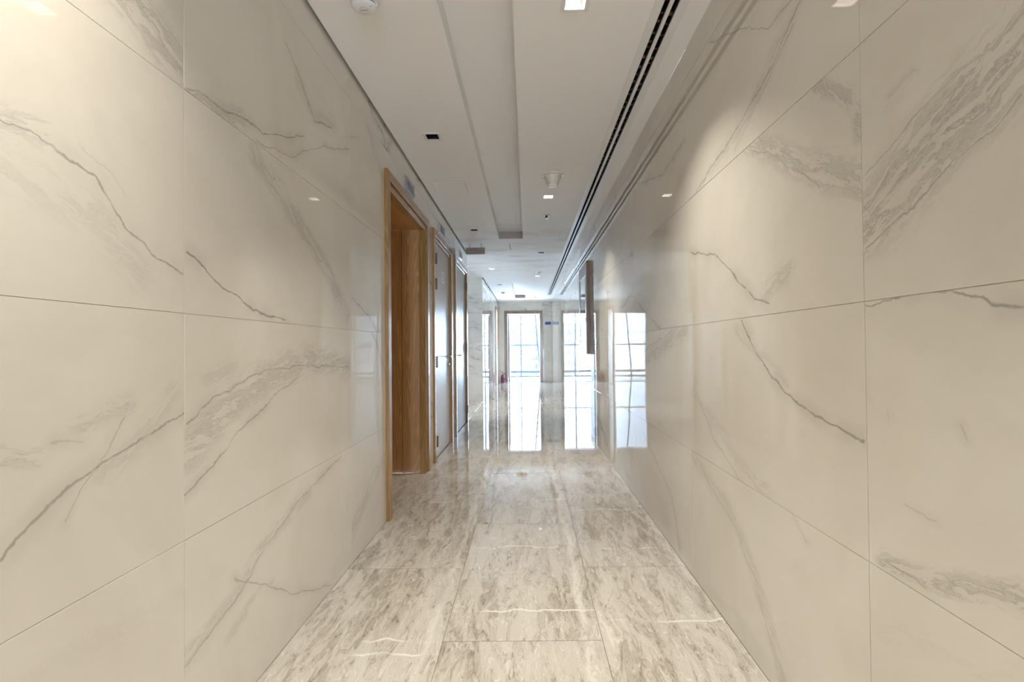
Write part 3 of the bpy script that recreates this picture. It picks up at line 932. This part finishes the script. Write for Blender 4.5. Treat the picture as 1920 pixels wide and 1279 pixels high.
for (x, y), lab in zip(LIT, LIT_NAMES):
    downlight(x, y, lab, True, LAMP_WATT * (0.35 if x < -1 else 0.4 if y > 9 else 0.6 if y > 8 else 1.0))
for (x, y), lab in zip(DARK, DARK_NAMES):
    downlight(x, y, lab, False)

# linear slot diffuser
sd = empty('slot_diffuser', (0, 0, HC))
tag(sd, 'long twin-slot air diffuser running along the ceiling by the marble wall', 'air diffuser')
fl = MB()
ya, yb = SLOT_Y
for p, q in ((0.548, 0.586), (0.611, 0.627), (0.652, 0.692)):
    fl.box(p, q, ya, yb, -0.003, 0.001)
fl.box(0.548, 0.692, yb, yb + 0.35, -0.003, 0.001).box(0.548, 0.692, ya - 0.05, ya, -0.003, 0.001)
fl.build('flange', M['plastic'], sd)
for (p, q) in SLOTS:
    MB().box(p, p + 0.002, ya, yb, 0, 0.068).box(q - 0.002, q, ya, yb, 0.012, 0.068).box(p, q, ya, yb, 0.064, 0.068).build('slot_channel', M['black'], sd)
    MB().box(q - 0.0025, q + 0.0, ya, yb, 0.0, 0.012).build('slot_edge', M['steel'], sd)
    MB().box(p + 0.010, p + 0.012, ya, yb, 0.022, 0.050).build('deflector_blade', M['black'], sd)
    ck = MB()
    y = 1.2
    while y < 4.2:
        ck.box(p + 0.002, q - 0.002, y, y + random.uniform(0.004, 0.022), 0.020, 0.024)
        y += random.uniform(0.045, 0.11)
    o = ck.build('spacer_clips', M['bronze'], sd)
    o['kind'] = 'stuff'

# access hatches
for (x0, x1, y0, y1, lab) in ((-0.825, -0.530, 4.15, 4.465, 'flush ceiling access hatch above the oak doorway'),
                              (0.137, 0.437, 6.03, 6.32, 'flush ceiling access hatch past the cone-shaped detector by the air slot'),
                              (-0.03, 0.40, 8.0, 8.68, 'larger flush ceiling access hatch beyond the long trough')):
    r = empty('access_hatch', ((x0 + x1) / 2, (y0 + y1) / 2, HC))
    tag(r, lab, 'hatch', 'ceiling access hatches')
    w2, d2 = (x1 - x0) / 2, (y1 - y0) / 2
    MB().box(-w2 + 0.004, w2 - 0.004, -d2 + 0.004, d2 - 0.004, -0.0035, 0.001, 0.0008).build('hatch_panel', M['ceiling'], r)
    e = MB()
    e.box(-w2, w2, -d2, -d2 + 0.003, -0.0012, 0.001).box(-w2, w2, d2 - 0.003, d2, -0.0012, 0.001).box(-w2, -w2 + 0.003, -d2, d2, -0.0012, 0.001).box(w2 - 0.003, w2, -d2, d2, -0.0012, 0.001)
    e.build('hatch_joint', M['grout'], r)

# smoke detector with sounder base, top of the picture
r = empty('smoke_detector', (-0.655, 1.955, HC))
tag(r, 'white domed smoke detector at the top edge of the picture', 'smoke detector')
MB().lathe([(0.062, 0.0), (0.062, -0.010), (0.056, -0.014)], (0, 0, 0), 'Z', 40).build('base', M['plastic'], r)
MB().lathe([(0.054, -0.014), (0.054, -0.024), (0.047, -0.027)], (0, 0, 0), 'Z', 40).build('body', M['plastic'], r)
MB().lathe([(0.045, -0.026), (0.045, -0.034)], (0, 0, 0), 'Z', 40).build('vent_ring', M['black'], r)
for k in range(6):
    a = k * math.pi / 3
    MB().tube([(0.047 * math.cos(a), 0.047 * math.sin(a), -0.024), (0.047 * math.cos(a), 0.047 * math.sin(a), -0.037)], 0.007, 8).build('vent_rib', M['plastic'], r)
cap = MB().lathe([(0.050, -0.034), (0.049, -0.040), (0.038, -0.047), (0.020, -0.050), (0.001, -0.0505)], (0, 0, 0), 'Z', 40).build('cap', M['plastic'], r)
rg = MB()
for k in range(28):
    a0, a1 = 2 * math.pi * k / 28, 2 * math.pi * (k + 1) / 28
    rg.tube([(0.019 * math.cos(a0), 0.019 * math.sin(a0), -0.0502), (0.019 * math.cos(a1), 0.019 * math.sin(a1), -0.0502)], 0.0006, 5)
rg.build('badge_ring', M['logo'], cap)
MB().box(-0.013, 0.013, -0.003, 0.003, -0.0515, -0.0500).build('badge_text', M['logo'], cap)
MB().lathe([(0.003, -0.048), (0.003, -0.0515)], (0.032, -0.018, 0.003), 'Z', 10).build('indicator', M['chrome'], r)

# cone-shaped detector
r = empty('cone_detector', (0.226, 4.015, HC))
tag(r, 'cream cone-shaped ceiling detector with a flat white lens', 'detector')
MB().lathe([(0.094, 0.0), (0.094, -0.006), (0.088, -0.010)], (0, 0, 0), 'Z', 48).build('flange', M['plastic_warm'], r)
MB().lathe([(0.074, -0.008), (0.070, -0.016), (0.044, -0.086)], (0, 0, 0), 'Z', 48).build('cone', M['plastic_warm'], r)
MB().lathe([(0.042, -0.086), (0.040, -0.092), (0.024, -0.096), (0.001, -0.097)], (0, 0, 0), 'Z', 40).build('lens', M['plastic'], r)
for s in (-1, 1):
    MB().box(s * 0.080 - 0.009, s * 0.080 + 0.009, -0.03, 0.03, -0.020, -0.006, 0.003).build('clip', M['plastic'], r)

# small round detectors and sprinklers farther down
for (x, y, lab) in ((0.225, 9.2, 'small round detector beside the far lit downlight'), (-0.615, 12.52, 'small round detector left of the second trough')):
    r = empty('round_detector', (x, y, HC))
    tag(r, lab, 'smoke detector', 'small round detectors')
    MB().lathe([(0.055, 0.0), (0.055, -0.012), (0.050, -0.016)], (0, 0, 0), 'Z', 28).build('base', M['plastic'], r)
    MB().lathe([(0.036, -0.014), (0.036, -0.022)], (0, 0, 0), 'Z', 28).build('vent_ring', M['black'], r)
    MB().lathe([(0.044, -0.020), (0.042, -0.034), (0.025, -0.042), (0.001, -0.043)], (0, 0, 0), 'Z', 28).build('cap', M['plastic'], r)
for (x, y, lab) in ((0.222, 5.224, 'chrome sprinkler head between the lit downlight and the hatch'), (0.249, 13.8, 'chrome sprinkler head at the far end of the ceiling'), (0.1, 7.0, None)):
    if lab is None:
        continue
    r = empty('sprinkler', (x, y, HC))
    tag(r, lab, 'sprinkler', 'ceiling sprinklers')
    MB().lathe([(0.040, 0.0), (0.038, -0.004), (0.022, -0.010)], (0, 0, 0), 'Z', 28).build('escutcheon', M['chrome'], r)
    MB().lathe([(0.011, -0.008), (0.011, -0.026), (0.006, -0.030)], (0, 0, 0), 'Z', 16).build('head', M['rubber'], r)
    for s in (-1, 1):
        MB().tube([(s * 0.010, 0, -0.012), (s * 0.013, 0, -0.028), (s * 0.003, 0, -0.040)], 0.0025, 6).build('yoke_arm', M['chrome'], r)
    MB().lathe([(0.016, -0.040), (0.016, -0.0425)], (0, 0, 0), 'Z', 20).build('deflector', M['chrome'], r)

# loose cable and sagging board edge in the patched part of the ceiling
r = MB().tube([(-0.232, 6.62, HC + 0.01), (-0.23, 6.72, HC - 0.012), (-0.228, 6.84, HC - 0.03), (-0.225, 6.92, HC - 0.030)], 0.0035, 8).build('loose_cable', M['rubber'])
tag(r, 'thin dark cable dangling from the ceiling past the long trough', 'cable')
pts = [(-0.30 + 0.04 * k, 7.55 + 0.004 * k, HC - 0.002 - 0.012 * math.sin(math.pi * k / 8)) for k in range(9)]
mb = MB()
for a, b in zip(pts[:-1], pts[1:]):
    mb.add([(a[0], a[1] - 0.05, HC + 0.001), (b[0], b[1] - 0.05, HC + 0.001), b, a, (a[0], a[1] + 0.006, HC + 0.001), (b[0], b[1] + 0.006, HC + 0.001)], [(0, 1, 2, 3), (3, 2, 5, 4)])
r = mb.build('peeling_tape', M['white_paint'])
tag(r, 'white joint tape peeling off the patched ceiling', 'tape')

# ------------------------------------------------------------------ signs
r = empty('hanging_sign', (-0.703, 6.62, 2.392))
tag(r, 'brown wooden box sign hung on two rods below the ceiling', 'sign')
MB().box(-0.130, 0.130, -0.02, 0.02, 0, 0.088, 0.002).build('sign_box', M['sign_wood'], r)
for x in (-0.078, 0.080):
    MB().tube([(x, 0, 0.086), (x, 0, HC - 2.392)], 0.0035, 8).build('rod', M['bronze'], r)


def door_sign(y, z, label):
    r = empty('door_sign', (XL, y, z))
    tag(r, label, 'sign', 'grey plates above the doors')
    MB().box(0.0, 0.012, -0.125, 0.125, -0.052, 0.052, 0.0012).build('plate', M['plate'], r)
    MB().box(0.012, 0.0128, -0.100, -0.045, -0.034, 0.034).build('pictogram', M['plate_ink'], r)
    for k, (c, w_) in enumerate(((0.020, 0.110), (-0.004, 0.095), (-0.026, 0.105))):
        MB().box(0.012, 0.0128, -0.025, -0.025 + w_, c - 0.007, c + 0.007).build('text_line', M['plate_ink'], r)
    MB().box(0.0, 0.010, -0.158, -0.130, -0.052, 0.052, 0.0012).build('end_plate', M['steel'], r)


door_sign(3.74, 2.352, 'grey metal plate above the oak doorway')
door_sign(5.15, 2.358, 'grey metal plate above the door with the white notice')
door_sign(6.60, 2.372, 'grey metal plate above the door by the side passage')

r = empty('exit_sign', (0.664, YF, 1.852))
tag(r, 'small blue lettered plate on the end wall beside the doorway', 'sign')
MB().box(-0.098, 0.098, -0.012, 0, -0.045, 0.045, 0.0012).build('plate', M['blue'], r)
for k in range(4):
    MB().box(-0.062 + k * 0.034, -0.038 + k * 0.034, -0.0135, -0.0115, -0.022, 0.022).build('letter', M['blue_ink'], r)

r = empty('notice_sheet', (XL - 0.004, 5.225, 1.868))
tag(r, 'white printed notice stuck on the pale door', 'notice')
MB().box(0.0, 0.0015, -0.085, 0.085, -0.062, 0.062).build('sheet', M['paper'], r)
for k, (c, w_) in enumerate(((0.036, 0.05), (0.014, 0.07), (-0.008, 0.045), (-0.030, 0.06))):
    MB().box(0.0015, 0.0019, -w_ / 2, w_ / 2, c - 0.006, c + 0.006).build('text_line', M['ink'], r)
r = empty('red_lettering', (XL - 0.004, 6.66, 1.52))
tag(r, 'faded red vertical lettering on the door by the side passage', 'lettering')
for k in range(5):
    MB().box(0, 0.0008, -0.045, 0.045, 0.26 - k * 0.115 - 0.036, 0.26 - k * 0.115 - 0.026).box(0, 0.0008, -0.045, -0.032, 0.26 - k * 0.115 - 0.026, 0.26 - k * 0.115 + 0.035).box(0, 0.0008, 0.028, 0.045, 0.26 - k * 0.115 - 0.026, 0.26 - k * 0.115 + 0.035).build('letter', M['red_ink'], r)

# ------------------------------------------------------------------ glass-fronted box on the right wall
r = empty('wall_cabinet', (XR, 5.95, 1.01))
tag(r, 'tall shallow glass-fronted case with brown wooden edge on the marble wall', 'display case')
W_, H_, T_ = 0.80, 1.155, 0.042
MB().box(-T_ + 0.004, 0, 0.0, W_, 0, H_).build('back_box', M['silver'], r)
MB().box(-T_, 0.0, -0.012, 0.004, -0.004, H_ + 0.006, 0.002).build('wood_edge', M['oak_grey'], r)
MB().box(-T_, 0.0, W_ - 0.004, W_ + 0.012, -0.004, H_ + 0.006, 0.002).build('wood_edge', M['oak_grey'], r)
MB().box(-T_ - 0.006, -T_ + 0.006, 0.004, W_ - 0.004, 0, 0.15, 0.002).build('front_rail', M['silver'], r)
MB().box(-T_ - 0.006, -T_ + 0.006, 0.004, W_ - 0.004, H_ - 0.17, H_, 0.002).build('front_rail', M['silver'], r)
MB().box(-T_ - 0.006, -T_ + 0.006, 0.004, 0.10, 0.15, H_ - 0.17, 0.002).build('front_stile', M['silver'], r)
MB().box(-T_ - 0.006, -T_ + 0.006, W_ - 0.12, W_ - 0.004, 0.15, H_ - 0.17, 0.002).build('front_stile', M['silver'], r)
MB().box(-T_ - 0.001, -T_ + 0.005, 0.10, W_ - 0.12, 0.15, H_ - 0.17).build('glass_front', M['mirror_glass'], r)
MB().box(-T_ - 0.016, -T_ - 0.006, 0.02, 0.06, 0.40, 0.46, 0.002).build('latch', M['steel'], r)

# ------------------------------------------------------------------ fire extinguisher
r = empty('fire_extinguisher', (-0.775, 15.03, 0))
tag(r, 'red fire extinguisher standing on the floor beside the end doorway', 'fire extinguisher')
MB().lathe([(0.050, 0.0), (0.054, 0.006), (0.055, 0.19), (0.050, 0.222), (0.034, 0.245), (0.018, 0.255), (0.016, 0.272)], (0, 0, 0), 'Z', 32).build('cylinder_body', M['red'], r)
MB().lathe([(0.0557, 0.05), (0.0557, 0.16)], (0, 0, 0), 'Z', 32, False).build('body_label', M['navy'], r)
vl = MB().lathe([(0.017, 0.270), (0.017, 0.292), (0.010, 0.298)], (0, 0, 0), 'Z', 16).build('valve', M['steel'], r)
MB().tube([(0, 0, 0.292), (0.0, -0.03, 0.305), (0.0, -0.085, 0.318)], 0.007, 8).build('carry_handle', M['rubber'], vl)
MB().tube([(0, 0, 0.296), (0.0, -0.03, 0.322), (0.0, -0.080, 0.345)], 0.006, 8).build('squeeze_lever', M['red'], vl)
MB().tube([(0.012, 0, 0.284), (0.055, -0.01, 0.285), (0.075, -0.02, 0.24), (0.072, -0.02, 0.14), (0.064, -0.02, 0.07)], [0.008, 0.008, 0.008, 0.008, 0.011], 10).build('hose', M['rubber'], r)
